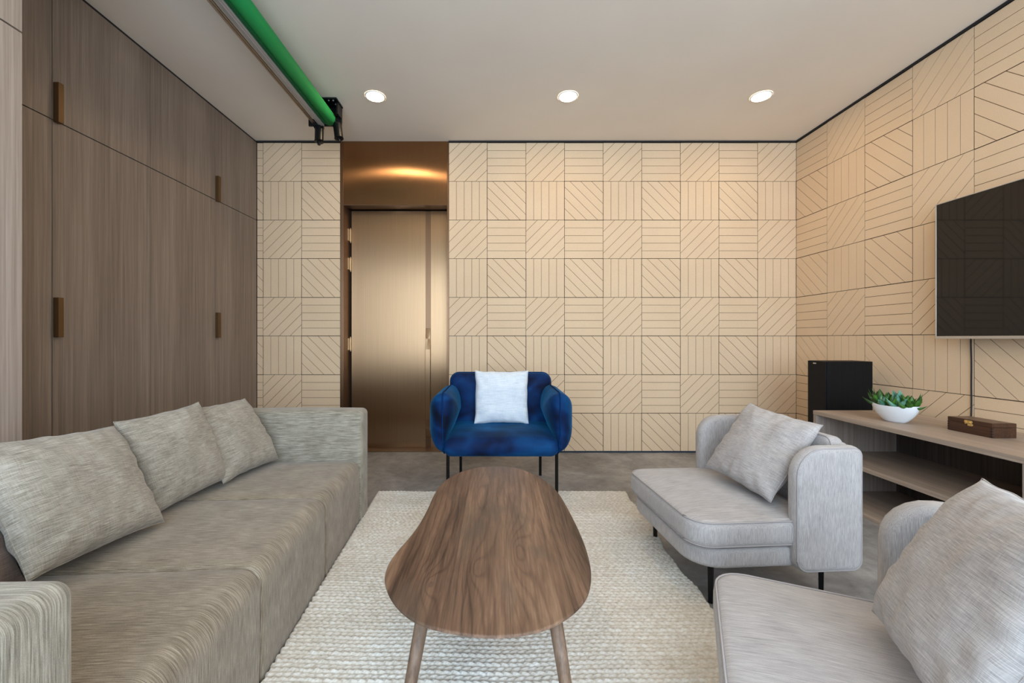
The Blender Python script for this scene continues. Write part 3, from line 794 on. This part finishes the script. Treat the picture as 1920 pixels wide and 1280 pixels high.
rl = random.Random(11)
for ci, (cx_, cy_, sc_, mt) in enumerate(((0, .076, 1.0, LEAF), (-.012, .045, .85, LEAFB), (.012, .03, .9, LEAF), (-.01, -.03, 1.05, LEAFB), (.014, -.015, .95, LEAF), (0, -.072, 1.0, LEAF), (-.02, .0, .8, LEAF), (-.015, -.065, .85, LEAF))):
    g = G()
    for k in range(13):
        a = k*2.4+ci; el = .30+1.10*(k/13)+rl.uniform(-.1, .1)
        d = (math.cos(a)*math.cos(el), math.sin(a)*math.cos(el)*1.25, math.sin(el))
        leaf(g, (cx_+.008*math.cos(a), cy_+.010*math.sin(a), .080), d, sc_*rl.uniform(.068, .098), .0235*sc_*rl.uniform(.8, 1.15))
    for k in range(3):
        if ci in (0, 5):
            leaf(g, (cx_, cy_, .082), (rl.uniform(-.3, .3), (1 if ci == 0 else -1)*rl.uniform(.5, .9), rl.uniform(.6, 1.0)), .105, .008)
    build('succulent', g, mt, bw, smooth=True)

# ------------------------------------------------------------------ wooden box with brass latch
bx = empty('wooden_box', (2.378, 1.99, KZ), 0, 'small dark walnut box with a brass latch on the console', 'box')
build('box_body', G().box(0, .117, 0, .197, .0005, .050), WALBOX, bx, bevel=.001)
build('box_lid', G().box(0, .117, 0, .197, .0508, .0705), WALBOX, bx, bevel=.001)
build('lid_panel', G().box(.006, .111, .006, .191, .0706, .0712), WALLID, bx)
ENDG = plain('dark_end_grain', srgb(26, 17, 13), .6)
for ya, yb in ((-.0004, .008), (.189, .1974)):
    for k in range(4):
        z = .004+k*.0125; build('finger_joint', G().box(-.0004, .006, ya, yb, z, z+.006), ENDG, bx)
g = G(); g.prism(rrect(.082, .118, .053, .067, .005, 4), -.0025, -.0003, lambda u, v, t: (t, u, v)); g.prism(rrect(.080, .104, .040, .052, .005, 4), -.0025, -.0003, lambda u, v, t: (t, u, v))
g.tube([(-.004, .090, .058), (-.004, .112, .050)], .0028, 8); g.tube([(-.0003, .110, .060), (-.005, .110, .060)], .003, 10)
build('latch', g, BRASS, bx, bevel=.0005)

# ------------------------------------------------------------------ television and its cable
TX = 2.600
tv = empty('television', (TX, 1.79, 1.03), 0, 'large flat black television with a thin silver frame on the tiled right wall', 'television')
ty0, ty1, tz = -.68, .668, .795
build('screen', G().box(-.0005, .006, ty0+.007, ty1-.007, .016, tz-.006), SCREEN, tv)
g = G(); g.box(-.003, .030, ty0, ty1, .0, .0155); g.box(-.002, .030, ty0, ty1, tz-.0055, tz); g.box(-.002, .030, ty0, ty0+.0065, .0155, tz-.0055); g.box(-.002, .030, ty1-.0065, ty1, .0155, tz-.0055)
build('bezel', g, SILVER, tv, bevel=.001)
g = G(); g.box(.0065, .045, ty0+.0075, ty1-.0075, .0175, tz-.0075); build('rear_shell', g, BLACKM, tv)
g = G(); g.box(.046, XR-TX-.001, -.2, .2, .25, .55); build('wall_mount', g, BLACK, tv)
pts = []
for k in range(25):
    t = k/24; pts.append((XR-.006-.0015*math.sin(t*9), 2.364+.0010*math.sin(t*15), 1.12-t*.66))
tag(build('power_cable', G().tube(pts, .0034, 8), BLACKM, smooth=True), 'black cable hanging down the tiled wall from the television', 'cable')
